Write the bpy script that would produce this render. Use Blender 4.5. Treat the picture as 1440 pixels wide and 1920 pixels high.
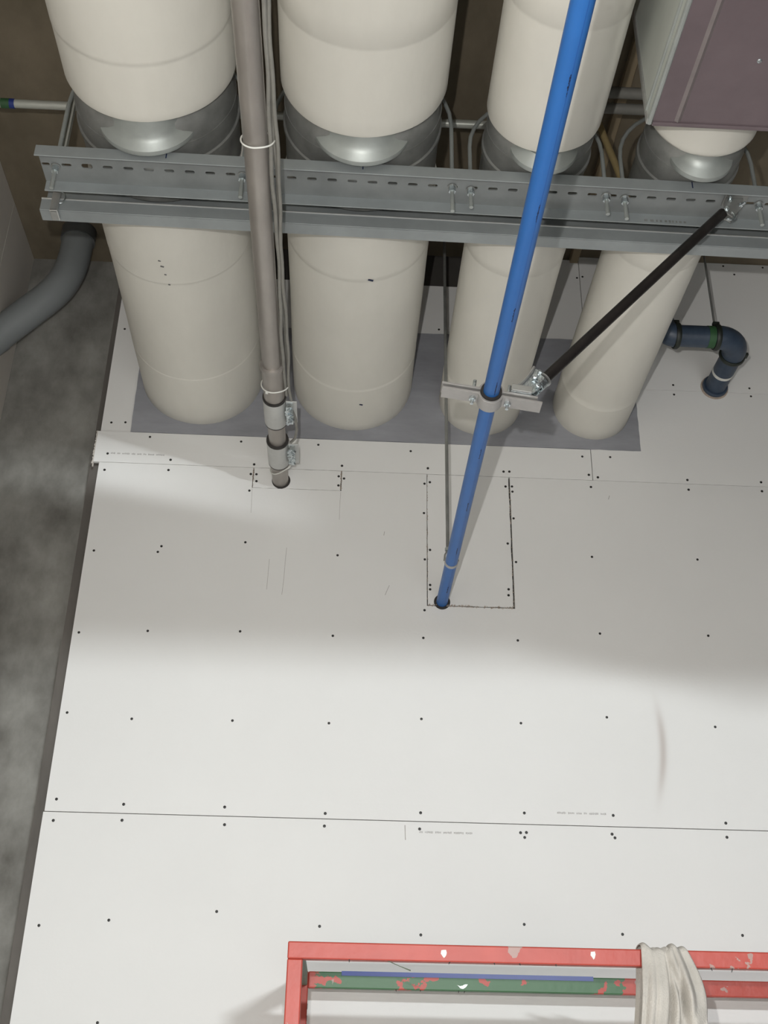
import bpy, math, random
from mathutils import Vector, Matrix
random.seed(7)
S = bpy.context.scene
for o in list(bpy.data.objects): bpy.data.objects.remove(o)
C = S.collection
H = 1.6                       # height of the eye above the floor; heights below are given from the eye

# ------------------------------------------------------------------ camera
FPX, PITCH, YAW, ROLL = 2088.97, 0.483836, 0.0371426, 0.0190410
cam = bpy.data.cameras.new('camera'); cam.sensor_fit = 'HORIZONTAL'; cam.sensor_width = 36
cam.lens = FPX/1440*36; cam.clip_start = .02; cam.clip_end = 100
co = bpy.data.objects.new('camera', cam); C.objects.link(co)
_f = Vector((math.sin(YAW)*math.cos(PITCH), math.cos(YAW)*math.cos(PITCH), math.sin(PITCH)))
_r = Vector((math.cos(YAW), -math.sin(YAW), 0)); _u = _r.cross(_f)
_r2 = math.cos(ROLL)*_r + math.sin(ROLL)*_u; _u2 = -math.sin(ROLL)*_r + math.cos(ROLL)*_u
M = Matrix((_r2, _u2, -_f)).transposed().to_4x4(); M.translation = Vector((0, 0, H))
co.matrix_world = M
S.camera = co
# ------------------------------------------------------------------ world and lights
w = bpy.data.worlds.new('world'); S.world = w; w.use_nodes = True
bg = w.node_tree.nodes['Background']; bg.inputs[0].default_value = (1.0, .99, .97, 1); bg.inputs[1].default_value = .045
def light(name, typ, loc, energy, color=(1, 1, 1), target=None, **kw):
    l = bpy.data.lights.new(name, typ); l.energy = energy; l.color = color
    for k, v in kw.items(): setattr(l, k, v)
    o = bpy.data.objects.new(name, l); C.objects.link(o); o.location = (loc[0], loc[1], loc[2]+H)
    if target:
        d = Vector(target)-Vector(loc); o.rotation_euler = d.to_track_quat('-Z', 'Z').to_euler()
    return o
# strip luminaire far down the hall, shining under the added rear blocker
light('hall_strip_light', 'AREA', (1.78, -5.55, 1.33), 350, (.93, .98, 1), (-.2, 3.445, .9), shape='RECTANGLE', size=.6, size_y=.06)
# hand lamp held next to the camera
light('hand_lamp', 'POINT', (-.09, 0, .17), 132, (1, .975, .94), shadow_soft_size=.012)
# added fill lamps, unseen; they light the floor, which lights the services from below
for hx in (-.2, 2.4):
    light('hall_downlight', 'AREA', (hx, -3.6, 2.6), 270, (1, .99, .98), (hx, -3.6, 0), shape='RECTANGLE', size=1.2, size_y=.3)
S.view_settings.view_transform = 'Standard'; S.view_settings.look = 'None'
S.view_settings.exposure = 0; S.view_settings.gamma = 1; S.view_settings.use_curve_mapping = False

# ------------------------------------------------------------------ materials
def srgb(r, g, b):
    f = lambda c: (c/255/12.92 if c/255 <= .04045 else ((c/255+.055)/1.055)**2.4)
    return (f(r), f(g), f(b), 1)
def mat(name, col, rough=.6, metal=0, n=0, scale=6, bump=0, bscale=40, col2=None, stretch=(1, 1, 1), spec=None, detail=6):
    m = bpy.data.materials.new(name); m.use_nodes = True
    t = m.node_tree; b = t.nodes['Principled BSDF']
    b.inputs['Base Color'].default_value = col; b.inputs['Roughness'].default_value = rough; b.inputs['Metallic'].default_value = metal
    if spec is not None: b.inputs['Specular IOR Level'].default_value = spec
    if n or bump:
        g = t.nodes.new('ShaderNodeNewGeometry'); mp = t.nodes.new('ShaderNodeMapping'); mp.inputs['Scale'].default_value = stretch
        t.links.new(g.outputs['Position'], mp.inputs['Vector'])
    if n:
        ns = t.nodes.new('ShaderNodeTexNoise'); ns.inputs['Scale'].default_value = scale; ns.inputs['Detail'].default_value = detail
        ns.inputs['Roughness'].default_value = .6
        t.links.new(mp.outputs[0], ns.inputs['Vector'])
        cr = t.nodes.new('ShaderNodeValToRGB'); cr.color_ramp.elements[0].position = .5-.22; cr.color_ramp.elements[1].position = .5+.22
        c2 = col2 or tuple(min(1, c*(1+n)) for c in col[:3])+(1,)
        c1 = col if col2 else tuple(c*(1-n) for c in col[:3])+(1,)
        cr.color_ramp.elements[0].color = c1; cr.color_ramp.elements[1].color = c2
        t.links.new(ns.outputs['Fac'], cr.inputs['Fac']); t.links.new(cr.outputs[0], b.inputs['Base Color'])
    if bump:
        nb = t.nodes.new('ShaderNodeTexNoise'); nb.inputs['Scale'].default_value = bscale; nb.inputs['Detail'].default_value = 4
        t.links.new(mp.outputs[0], nb.inputs['Vector'])
        bp = t.nodes.new('ShaderNodeBump'); bp.inputs['Strength'].default_value = bump; bp.inputs['Distance'].default_value = .01
        t.links.new(nb.outputs['Fac'], bp.inputs['Height']); t.links.new(bp.outputs[0], b.inputs['Normal'])
    return m
MT = {}
MT['concrete'] = mat('concrete', (.105, .10, .088, 1), .9, col2=(.33, .325, .30, 1), n=1, scale=5.5, detail=10, bump=.35, bscale=30, stretch=(1, 1, .7))
MT['soffit'] = mat('brown_soffit', (.10, .083, .055, 1), .9, col2=(.20, .165, .115, 1), n=1, scale=3.5, bump=.2, bscale=25, stretch=(1, .6, 1))
MT['beige'] = mat('beige_board', (.52, .49, .445, 1), .85, n=.06, scale=3)
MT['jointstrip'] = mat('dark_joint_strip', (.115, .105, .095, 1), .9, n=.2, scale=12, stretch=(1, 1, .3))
MT['concretepale'] = mat('pale_mortar', (.27, .265, .24, 1), .9, n=.3, scale=20)
MT['floor'] = mat('floor_concrete', (.5, .5, .49, 1), .8, n=.2, scale=2)
MT['backing'] = mat('dark_backing', (.06, .055, .05, 1), .95, n=.2, scale=5)
MT['gypsum'] = mat('gypsum_core', (.5, .47, .43, 1), .95, n=.15, scale=60)
MT['canvas'] = mat('cream_canvas', (.615, .60, .545, 1), .75, n=.05, scale=5, bump=.55, bscale=6.5, stretch=(1, .5, 1))
MT['galv'] = mat('galvanised_steel', (.36, .385, .37, 1), .45, .45, n=.16, scale=9)
MT['galvb'] = mat('galvanised_beam', (.30, .325, .33, 1), .5, .4, n=.12, scale=7)
MT['galvw'] = mat('galvanised_dusty', (.235, .25, .25, 1), .55, .4, n=.15, scale=8)  # darker copy of the beam steel; the web's recess shade is in the colour
MT['galvd'] = mat('galvanised_dull', (.23, .235, .225, 1), .42, .4, n=.25, scale=14)
MT['zinc'] = mat('bright_zinc', (.62, .68, .70, 1), .22, .95, n=.15, scale=70, bump=.3, bscale=160)
MT['zincplate'] = mat('zinc_plate', (.55, .56, .55, 1), .35, .8, n=.08, scale=30)
MT['steel'] = mat('pipe_steel', (.34, .315, .29, 1), .38, .6, n=.16, scale=12, stretch=(1, .35, 1))
MT['band'] = mat('coupling_band', (.48, .485, .47, 1), .45, .35, n=.06, scale=30)
MT['rubber'] = mat('black_rubber', (.025, .022, .02, 1), .7, n=.2, scale=40)
MT['ironblack'] = mat('black_iron', (.018, .015, .014, 1), .42, .2, n=.5, scale=16)
MT['blue'] = mat('blue_plastic', (.018, .112, .355, 1), .4, n=.05, scale=8)
MT['blueline'] = mat('blue_line', (.008, .06, .26, 1), .45, n=.05, scale=40)
MT['ink'] = mat('dark_ink', (.004, .012, .05, 1), .5, n=.3, scale=120)
MT['drain'] = mat('dark_blue_pipe', (.020, .034, .060, 1), .45, col2=(.045, .066, .10, 1), n=1, scale=24, detail=8)
MT['drainring'] = mat('black_green_ring', (.012, .016, .012, 1), .5, n=.5, scale=30)
MT['greentape'] = mat('green_tape', (.025, .085, .03, 1), .6, n=.2, scale=30)
MT['bluetape'] = mat('blue_tape', (.01, .025, .16, 1), .6, n=.15, scale=30)
MT['bluefilm'] = mat('blue_film', (.018, .045, .27, 1), .4, n=.1, scale=30)
MT['clampgrey'] = mat('clamp_grey', (.37, .36, .35, 1), .45, .3, n=.08, scale=30)
MT['creaselight'] = mat('scuffed_film', (.235, .205, .205, 1), .4, .35, n=.12, scale=20)  # lighter copy of the underside colour, with the crease's highlight painted in
MT['galvl'] = mat('galvanised_light', (.50, .525, .49, 1), .5, .25, n=.12, scale=5, stretch=(1, .3, 1))
MT['white'] = mat('white_plastic', (.62, .62, .58, 1), .4, n=.04, scale=30)
MT['conduit'] = mat('pale_conduit', (.42, .43, .39, 1), .35, .3, n=.06, scale=20)
MT['pvc'] = mat('grey_pvc', (.20, .215, .22, 1), .5, n=.06, scale=8)
MT['pvcd'] = mat('dark_grey_pvc', (.09, .095, .095, 1), .6, n=.1, scale=8)
MT['cable'] = mat('grey_cable', (.20, .195, .175, 1), .55, n=.12, scale=30)
MT['tan'] = mat('tan_hose', (.30, .23, .11, 1), .6, n=.12, scale=25)
MT['wood'] = mat('pale_batten', (.26, .205, .13, 1), .85, n=.15, scale=14, stretch=(1, .2, 1))
MT['film'] = mat('violet_grey_film', (.155, .122, .132, 1), .42, .35, n=.18, scale=4)  # galvanised underside; a reddish reflection is put into the colour
MT['sheet'] = mat('grey_mineral_sheet', (.27, .275, .298, 1), .9, n=.16, scale=9, bump=.1, bscale=30, stretch=(.5, 1, 1.6))
MT['screw'] = mat('black_screw', (.012, .011, .01, 1), .5, n=.2, scale=90)
MT['pencil'] = mat('pencil_grey', (.36, .34, .32, 1), .9, n=.1, scale=80)
MT['print'] = mat('faint_print', (.42, .41, .40, 1), .9, n=.15, scale=200)
MT['rag'] = mat('dirty_rag', (.46, .435, .395, 1), .95, n=.14, scale=14, bump=.3, bscale=300)
MT['fur'] = mat('paper_fray', (.42, .35, .29, 1), .95, n=.25, scale=120)
MT['foot'] = mat('lift_grey', (.12, .12, .12, 1), .7, n=.1, scale=8)

def drywall():
    m = mat('drywall_paper', (.715, .713, .70, 1), .88, n=.018, scale=2.2, bump=.03, bscale=120)
    t = m.node_tree; b = t.nodes['Principled BSDF']
    src = b.inputs['Base Color'].links[0].from_socket
    g = t.nodes.new('ShaderNodeNewGeometry'); sp = t.nodes.new('ShaderNodeSeparateXYZ'); t.links.new(g.outputs['Position'], sp.inputs[0])
    def math_(op, a, b_=None, c=None):
        n = t.nodes.new('ShaderNodeMath'); n.operation = op
        for i, v in enumerate((a, b_, c)):
            if v is None: continue
            if isinstance(v, (int, float)): n.inputs[i].default_value = v
            else: t.links.new(v, n.inputs[i])
        return n.outputs[0]
    # a long brown streak, bowed to the right, with its own crooked centre line
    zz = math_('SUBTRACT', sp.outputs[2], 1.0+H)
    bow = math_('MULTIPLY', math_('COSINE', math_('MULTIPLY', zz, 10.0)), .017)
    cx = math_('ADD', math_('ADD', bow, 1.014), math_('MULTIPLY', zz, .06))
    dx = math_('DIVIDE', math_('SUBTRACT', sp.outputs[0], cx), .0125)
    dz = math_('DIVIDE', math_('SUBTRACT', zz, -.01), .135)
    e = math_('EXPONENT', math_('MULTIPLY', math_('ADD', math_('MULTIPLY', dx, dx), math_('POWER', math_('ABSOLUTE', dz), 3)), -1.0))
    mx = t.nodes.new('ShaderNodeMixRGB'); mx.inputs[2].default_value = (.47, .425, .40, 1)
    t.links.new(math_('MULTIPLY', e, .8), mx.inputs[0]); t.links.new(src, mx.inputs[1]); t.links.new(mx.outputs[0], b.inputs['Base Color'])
    return m
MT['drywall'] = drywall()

def painted(name, zones, wear):
    """red paint, worn; zones = [(x0, x1, colour)] with ragged ends"""
    m = mat(name, (.40, .052, .034, 1), .46, n=.10, scale=8, bump=.15, bscale=25)
    t = m.node_tree; b = t.nodes['Principled BSDF']; cur = b.inputs['Base Color'].links[0].from_socket
    g = t.nodes.new('ShaderNodeNewGeometry'); sp = t.nodes.new('ShaderNodeSeparateXYZ'); t.links.new(g.outputs['Position'], sp.inputs[0])
    ns = t.nodes.new('ShaderNodeTexNoise'); ns.inputs['Scale'].default_value = 22; ns.inputs['Detail'].default_value = 5
    t.links.new(g.outputs['Position'], ns.inputs['Vector'])
    def M_(op, a, b_):
        n = t.nodes.new('ShaderNodeMath'); n.operation = op
        for i, v in enumerate((a, b_)):
            if isinstance(v, (int, float)): n.inputs[i].default_value = v
            else: t.links.new(v, n.inputs[i])
        return n.outputs[0]
    xx = M_('ADD', sp.outputs[0], M_('MULTIPLY', M_('SUBTRACT', ns.outputs['Fac'], .5), .14))
    for x0, x1, col, holes in zones:
        k = M_('MULTIPLY', M_('GREATER_THAN', xx, x0), M_('LESS_THAN', xx, x1))
        k = M_('MULTIPLY', k, M_('LESS_THAN', ns.outputs['Fac'], holes))
        mx = t.nodes.new('ShaderNodeMixRGB'); mx.inputs[2].default_value = col
        t.links.new(k, mx.inputs[0]); t.links.new(cur, mx.inputs[1]); cur = mx.outputs[0]
    n2 = t.nodes.new('ShaderNodeTexNoise'); n2.inputs['Scale'].default_value = 13; n2.inputs['Detail'].default_value = 8
    t.links.new(g.outputs['Position'], n2.inputs['Vector'])
    k = M_('GREATER_THAN', n2.outputs['Fac'], wear)
    mx = t.nodes.new('ShaderNodeMixRGB'); mx.inputs[2].default_value = (.33, .27, .24, 1)
    t.links.new(M_('MULTIPLY', k, .75), mx.inputs[0]); t.links.new(cur, mx.inputs[1]); t.links.new(mx.outputs[0], b.inputs['Base Color'])
    return m
MT['red'] = painted('worn_red_paint', [], .652)
MT['redgreen'] = painted('red_and_green_paint', [(-.03, .80, (.042, .125, .05, 1), .60)], .655)
MT['greenedge'] = mat('green_undercoat', (.10, .13, .085, 1), .6, n=.3, scale=30)

# ------------------------------------------------------------------ mesh building
WL = {}
class MB:
    def __init__(s): s.v = []; s.f = []
    def add(s, vs, fs):
        o = len(s.v); s.v += [Vector(p) for p in vs]; s.f += [tuple(i+o for i in f) for f in fs]; return s
    def box(s, a, b):
        (x0, y0, z0), (x1, y1, z1) = a, b
        return s.add([(x0,y0,z0),(x1,y0,z0),(x1,y1,z0),(x0,y1,z0),(x0,y0,z1),(x1,y0,z1),(x1,y1,z1),(x0,y1,z1)],
                     [(0,3,2,1),(4,5,6,7),(0,1,5,4),(1,2,6,5),(2,3,7,6),(3,0,4,7)])
    def obox(s, c, ax, ay, az, sx, sy, sz):
        """box about centre c with unit axes and full sizes"""
        c = Vector(c); ax, ay, az = (Vector(a).normalized() for a in (ax, ay, az)); vs = []
        for dz in (-.5, .5):
            for dx, dy in ((-.5,-.5),(.5,-.5),(.5,.5),(-.5,.5)): vs.append(c+ax*sx*dx+ay*sy*dy+az*sz*dz)
        return s.add(vs, [(0,3,2,1),(4,5,6,7),(0,1,5,4),(1,2,6,5),(2,3,7,6),(3,0,4,7)])
    def tube(s, pts, r, seg=16, caps=True, closed=False):
        pts = [Vector(p) for p in pts]; n = len(pts); rs = r if isinstance(r, (list, tuple)) else [r]*n
        nrm = None; rings = []
        for i, p in enumerate(pts):
            if closed: d = (pts[(i+1) % n]-pts[i-1]).normalized()
            else: d = ((pts[i+1] if i < n-1 else p)-(pts[i-1] if i > 0 else p)).normalized()
            if nrm is None:
                nrm = d.orthogonal().normalized()
            nrm = (nrm-d*nrm.dot(d)).normalized(); b = d.cross(nrm)
            rings.append([p+rs[i]*(math.cos(2*math.pi*k/seg)*nrm+math.sin(2*math.pi*k/seg)*b) for k in range(seg)])
        vs = [q for R in rings for q in R]; fs = []
        for i in range(n if closed else n-1):
            j = (i+1) % n
            for k in range(seg):
                k2 = (k+1) % seg; fs.append((i*seg+k, i*seg+k2, j*seg+k2, j*seg+k))
        if caps and not closed:
            fs.append(tuple(range(seg-1, -1, -1))); fs.append(tuple((n-1)*seg+k for k in range(seg)))
        return s.add(vs, fs)
    def lathe(s, c, axis, prof, seg=64, wob=0, closed=False):
        """prof: (distance along axis, radius)"""
        c = Vector(c); a = Vector(axis).normalized(); e1 = a.orthogonal().normalized(); e2 = a.cross(e1); vs = []; fs = []; n = len(prof)
        for i, (t, r) in enumerate(prof):
            for k in range(seg):
                th = 2*math.pi*k/seg
                rr = r*(1+wob*(math.sin(3*th+7*t)*.5+math.sin(5*th-11*t+1)*.35+math.sin(9*th+23*t)*.2))
                vs.append(c+a*t+rr*(math.cos(th)*e1+math.sin(th)*e2))
        for i in range(n if closed else n-1):
            j = (i+1) % n
            for k in range(seg):
                k2 = (k+1) % seg; fs.append((i*seg+k, i*seg+k2, j*seg+k2, j*seg+k))
        if not closed:
            fs.append(tuple(range(seg-1, -1, -1))); fs.append(tuple((n-1)*seg+k for k in range(seg)))
        return s.add(vs, fs)
    def prism(s, poly, origin, u, v, depth):
        """polygon (a,b) in plane origin+a*u+b*v, extruded by vector depth"""
        o = Vector(origin); u = Vector(u); v = Vector(v); d = Vector(depth); n = len(poly)
        a = [o+u*p+v*q for p, q in poly]
        return s.add(a+[p+d for p in a], [tuple(range(n-1, -1, -1)), tuple(range(n, 2*n))]+[(i, (i+1) % n, n+(i+1) % n, n+i) for i in range(n)])
    def build(s, name, m, parent=None, smooth=True, origin=None, angle=35, bevel=0):
        me = bpy.data.meshes.new(name)
        lo = Vector([min(p[i] for p in s.v) for i in range(3)]); hi = Vector([max(p[i] for p in s.v) for i in range(3)])
        c = Vector(origin) if origin is not None else (lo+hi)/2
        me.from_pydata([tuple(p-c) for p in s.v], [], s.f); me.update()
        import bmesh
        bm = bmesh.new(); bm.from_mesh(me); bmesh.ops.recalc_face_normals(bm, faces=bm.faces); bm.to_mesh(me); bm.free()
        if smooth:
            me.polygons.foreach_set('use_smooth', [True]*len(me.polygons)); me.set_sharp_from_angle(angle=math.radians(angle))
        me.materials.append(MT[m] if isinstance(m, str) else m)
        o = bpy.data.objects.new(name, me); C.objects.link(o)
        cw = c+Vector((0, 0, H)); WL[o.name] = cw
        o.location = cw-(WL[parent.name] if parent else Vector())
        if parent: o.parent = parent
        if bevel:
            b = o.modifiers.new('bevel', 'BEVEL'); b.width = bevel; b.segments = 2; b.limit_method = 'ANGLE'; b.angle_limit = math.radians(40)
        return o
def inst(src, loc, parent, name=None):
    o = src.copy(); o.name = name or src.name.split('.')[0]; C.objects.link(o)
    cw = Vector(loc)+Vector((0, 0, H)); WL[o.name] = cw; o.parent = parent
    o.location = cw-(WL[parent.name] if parent else Vector())
    return o
def tag(o, label, cat, group=None):
    o['label'] = label; o['category'] = cat
    if group: o['group'] = group
    return o
def thing(name, loc, label, cat, group=None):
    o = bpy.data.objects.new(name, None); o.empty_display_size = .1; C.objects.link(o)
    o.location = (loc[0], loc[1], loc[2]+H); WL[o.name] = Vector(o.location)
    return tag(o, label, cat, group)
def struct(o): o['kind'] = 'structure'; return o

# ------------------------------------------------------------------ the setting
WY = 3.445            # face of the lower boards
CEIL = 3.0
struct(MB().box((-1.5, -6.2, -1.8), (4.2, 3.8, -1.6)).build('floor', 'floor', smooth=False))
struct(MB().box((-1.5, -1.6, CEIL), (4.2, 3.8, CEIL+.2)).build('ceiling', 'soffit', smooth=False))
struct(MB().box((-1.5, 3.6, -1.6), (4.2, 3.8, CEIL)).build('wall_back', 'concrete', smooth=False))
# left wall: boards with one vertical joint
wl = struct(MB().box((-1.5, -1.6, -1.6), (-1.322, 3.6, CEIL)).build('wall_left', 'backing', smooth=False))
for y0, y1 in ((3.273, 3.598), (2.052, 3.270), (.830, 2.049), (-1.6, .827)):
    MB().box((-1.322, y0, -1.6), (-1.31, y1, CEIL-.004)).build('wall_board', 'beige', wl, smooth=False)
# unseen blocker added behind the camera; its step and gap shape the wall's shade
ya, yb = -1.62, -1.5
wr = MB()
for poly in ([(-1.5,1.308),(1.41,1.308),(1.41,1.268),(4.2,1.268),(4.2,1.537),(.822,1.537),(.39,1.60),(-1.5,1.60)],
             [(.822,1.537),(4.2,1.537),(4.2,3.0),(.754,3.0),(.754,1.654),(.826,1.569)],
             [(-1.5,1.66),(.754,1.654),(.754,3.0),(-1.5,3.0)], [(-1.5,1.60),(.39,1.60),(.39,1.66),(-1.5,1.66)]):
    wr.prism(poly, (0, ya, 0), (1, 0, 0), (0, 0, 1), (0, yb-ya, 0))
struct(wr.build('wall_rear', 'concrete', smooth=False))

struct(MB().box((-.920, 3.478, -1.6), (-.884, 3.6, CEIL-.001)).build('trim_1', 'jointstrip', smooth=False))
struct(MB().tube([(-.926, 3.592, -1.6), (-.926, 3.592, 0), (-.926, 3.592, CEIL-.001)], .006, 8).build('trim_2', 'concretepale'))
# facing partition: dark stud backing and the boards screwed onto it
wf = struct(MB().box((-.86, 3.475, -1.6), (2.6, 3.575, 2.999)).build('wall_front', 'backing', smooth=False))
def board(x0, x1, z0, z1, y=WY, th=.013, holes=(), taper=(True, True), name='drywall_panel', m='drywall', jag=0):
    """one board; tapered long edges, rectangular openings really cut out"""
    T, D = .05, .0014
    zs = {z0, z1}; xs = {x0, x1}
    if taper[0]: zs.add(z0+T)
    if taper[1]: zs.add(z1-T)
    for a, b, c, d in holes: xs |= {a, b}; zs |= {max(c, z0), min(d, z1)}
    xs = sorted(xs); zs = sorted(zs)
    def fy(z):
        k = 0
        if taper[0]: k = max(k, 1-(z-z0)/T)
        if taper[1]: k = max(k, 1-(z1-z)/T)
        return y+D*max(0, min(1, k))
    fill = [[not any(a-1e-6 <= (xs[i]+xs[i+1])/2 <= b and c <= (zs[j]+zs[j+1])/2 <= d for a, b, c, d in holes) for j in range(len(zs)-1)] for i in range(len(xs)-1)]
    mb = MB(); idx = {}
    def V(i, j, back):
        k = (i, j, back)
        if k not in idx: idx[k] = len(mb.v); mb.v.append(Vector((xs[i], y+th if back else fy(zs[j]), zs[j])))
        return idx[k]
    F = lambda i, j: 0 <= i < len(xs)-1 and 0 <= j < len(zs)-1 and fill[i][j]
    for i in range(len(xs)-1):
        for j in range(len(zs)-1):
            if not fill[i][j]: continue
            mb.f.append((V(i,j,0), V(i+1,j,0), V(i+1,j+1,0), V(i,j+1,0))); mb.f.append((V(i,j,1), V(i,j+1,1), V(i+1,j+1,1), V(i+1,j,1)))
            if not F(i-1, j): mb.f.append((V(i,j,0), V(i,j+1,0), V(i,j+1,1), V(i,j,1)))
            if not F(i+1, j): mb.f.append((V(i+1,j,0), V(i+1,j,1), V(i+1,j+1,1), V(i+1,j+1,0)))
            if not F(i, j-1): mb.f.append((V(i,j,0), V(i,j,1), V(i+1,j,1), V(i+1,j,0)))
            if not F(i, j+1): mb.f.append((V(i,j+1,0), V(i+1,j+1,0), V(i+1,j+1,1), V(i,j+1,1)))
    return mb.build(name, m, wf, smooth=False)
def ragged(poly, step, amp):
    out = []
    for (a, b), (c, d) in zip(poly, poly[1:]+poly[:1]):
        n = max(1, int(math.hypot(c-a, d-b)/step))
        for k in range(n):
            t = k/n; j = amp if 0 < k else 0
            out.append((a+(c-a)*t+random.uniform(-j, j), b+(d-b)*t+random.uniform(-j, j)))
    return out
B = {}
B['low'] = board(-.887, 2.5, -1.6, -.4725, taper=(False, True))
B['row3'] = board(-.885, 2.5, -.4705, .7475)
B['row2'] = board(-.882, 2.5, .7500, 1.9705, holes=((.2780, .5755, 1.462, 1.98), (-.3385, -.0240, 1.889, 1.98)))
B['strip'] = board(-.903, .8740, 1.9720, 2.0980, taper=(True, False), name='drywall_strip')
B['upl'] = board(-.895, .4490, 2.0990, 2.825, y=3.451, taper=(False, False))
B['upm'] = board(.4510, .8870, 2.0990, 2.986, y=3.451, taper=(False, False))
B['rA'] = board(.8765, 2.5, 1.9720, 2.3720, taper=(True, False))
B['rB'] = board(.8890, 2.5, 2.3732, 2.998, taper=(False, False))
# the two pieces cut out of the board and set back in, their edges ragged
pp = ragged([(.2812, 1.4665), (.5700, 1.4665), (.5702, 1.9695), (.2802, 1.9695)], .018, .0009)
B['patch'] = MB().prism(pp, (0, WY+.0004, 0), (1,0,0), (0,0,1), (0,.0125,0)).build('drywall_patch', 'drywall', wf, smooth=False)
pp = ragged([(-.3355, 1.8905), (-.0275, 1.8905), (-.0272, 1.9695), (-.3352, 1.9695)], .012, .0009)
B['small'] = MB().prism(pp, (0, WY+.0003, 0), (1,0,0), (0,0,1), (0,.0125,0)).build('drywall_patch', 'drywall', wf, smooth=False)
# frayed paper along the saw cuts
def fray(x0, z0, x1, z1, n, parent, wid=.004):
    mb = MB()
    for k in range(n):
        t = random.random(); x = x0+(x1-x0)*t+random.uniform(-wid, wid)*.5; z = z0+(z1-z0)*t+random.uniform(-wid, wid)*.5
        a = random.uniform(0, 6.28); L = random.uniform(.002, .006)
        mb.obox((x, WY-.0006, z), (math.cos(a), 0, math.sin(a)), (0,1,0), (-math.sin(a), 0, math.cos(a)), L, .0022, random.uniform(.001, .0022))
    return mb.build('paper_fray', 'fur', parent, smooth=False)
fray(.283, 1.4645, .575, 1.4645, 110, B['row2'], .007); fray(.5728, 1.47, .5728, 1.97, 60, B['row2'], .0045)
fray(.2792, 1.47, .2792, 1.97, 35, B['row2'], .003); fray(-.337, 1.89, -.337, 1.97, 26, B['row2']); fray(-.0258, 1.89, -.0258, 1.97, 26, B['row2'])
# broken gypsum edge at the left end of the strip
mb = MB()
for k in range(26):
    z = 1.955+k*.0056; d = random.uniform(.003, .007) if z > 1.985 else random.uniform(.003, .009)
    mb.box((-.903-d, WY+.002+random.uniform(0, .004), z), (-.902, WY+.012, z+.0059))
mb.build('broken_edge', 'gypsum', B['strip'], smooth=False)
SCREWS = {
'row3':[(-0.846,0.423),(-0.648,0.442),(-0.339,0.473),(-0.037,0.439),(0.259,0.422),(0.564,0.458),(0.854,0.437),(1.212,0.442),(-0.644,0.171),(-0.851,0.722),(-0.646,0.728),(-0.337,0.723),(-0.035,0.727),(0.255,0.726),(0.564,0.723),(0.582,0.724),(0.576,0.709),(0.846,0.726),(0.854,0.715),(1.202,0.726)],
'row2':[(-0.851,0.786),(-0.647,0.776),(-0.341,0.776),(-0.034,0.765),(0.258,0.775),(0.578,0.783),(0.854,0.783),(1.204,0.769),(-0.859,1.057),(-0.655,1.043),(-0.339,1.047),(-0.034,1.048),(0.260,1.071),(0.579,1.067),(0.858,1.095),(1.208,1.074),(-0.861,1.327),(-0.639,1.340),(-0.338,1.349),(-0.033,1.344),(0.266,1.347),(0.580,1.349),(0.857,1.383),(1.223,1.388),(-0.853,1.624),(-0.638,1.627),(-0.628,1.649),(-0.345,1.675),(-0.028,1.638),(0.850,1.666),(1.219,1.670),(0.268,1.813),(0.271,1.634),(0.270,1.446),(0.583,1.805),(0.585,1.636),(0.583,1.912),(0.582,1.933),(-0.859,1.939),(-0.636,1.948),(-0.346,1.944),(-0.346,1.877),(-0.016,1.940),(0.270,1.931),(0.866,1.943),(1.219,1.947),(1.486,1.952)],
'patch':[(0.289,1.938),(0.289,1.671),(0.289,1.539),(0.289,1.523),(0.559,1.706),(0.556,1.533),(0.555,1.511),(0.559,1.932)],
'small':[(-0.326,1.944),(-0.324,1.916),(-0.035,1.948),(-0.035,1.911)],
'strip':[(-0.857,2.006),(-0.633,1.990),(-0.716,2.081),(-0.390,2.076),(-0.113,2.075),(0.220,2.063),(-0.337,1.984),(-0.025,1.992),(0.282,1.995),(0.554,1.993),(0.575,1.994),(0.843,2.068),(0.862,1.993)],
'upl':[(-0.862,2.139),(-0.812,2.142),(-0.866,2.556),(0.326,2.615)],
'upm':[(0.878,2.897)],
'rA':[(0.945,2.070),(0.894,1.984),(1.219,1.987),(1.488,1.989),(1.209,2.354),(1.502,2.360)],
'rB':[(1.210,2.397),(1.501,2.396),(0.899,2.899),(1.515,2.944),(1.475,2.985),(1.636,2.986)]}
scr = None
for k, lst in SCREWS.items():
    y = {'upl': 3.451, 'upm': 3.451}.get(k, WY)
    for x, z in lst:
        p = (x, y-.0004, z)
        if scr is None:
            scr = MB().lathe(p, (0, 1, 0), [(-.0008, .0016), (-.0002, .0042), (.0012, .0048), (.004, .002)], seg=10).build('screw', 'screw', B[k], origin=p)
        else: inst(scr, p, B[k])
# pencil lines and faint printing
def line(pts, wdt, parent, m='pencil', name='pencil_line'):
    mb = MB()
    for (a, b), (c, d) in zip(pts, pts[1:]):
        L = math.hypot(c-a, d-b); u = ((c-a)/L, 0, (d-b)/L)
        mb.obox(((a+c)/2, WY-.0003, (b+d)/2), u, (0,1,0), (-u[2], 0, u[0]), L, .0008, wdt)
    return mb.build(name, m, parent, smooth=False)
line([(-.259,1.615),(-.260,1.56),(-.261,1.502)], .0011, B['row2']); line([(-.203,1.66),(-.205,1.60),(-.206,1.54),(-.209,1.485)], .0012, B['row2'])
line([(.151,1.532),(.144,1.515),(.137,1.496)], .0016, B['row2']); line([(.210,.736),(.211,.71),(.212,.692)], .0022, B['row3'])
line([(-.0255,1.885),(-.027,1.84),(-.027,1.775)], .001, B['row2']); line([(-.337,1.885),(-.335,1.83),(-.334,1.79)], .001, B['row2'])
line([(.131,1.735),(.129,1.72)], .002, B['row2']); line([(.93,1.91),(.925,1.895)], .002, B['row2'])
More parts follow.
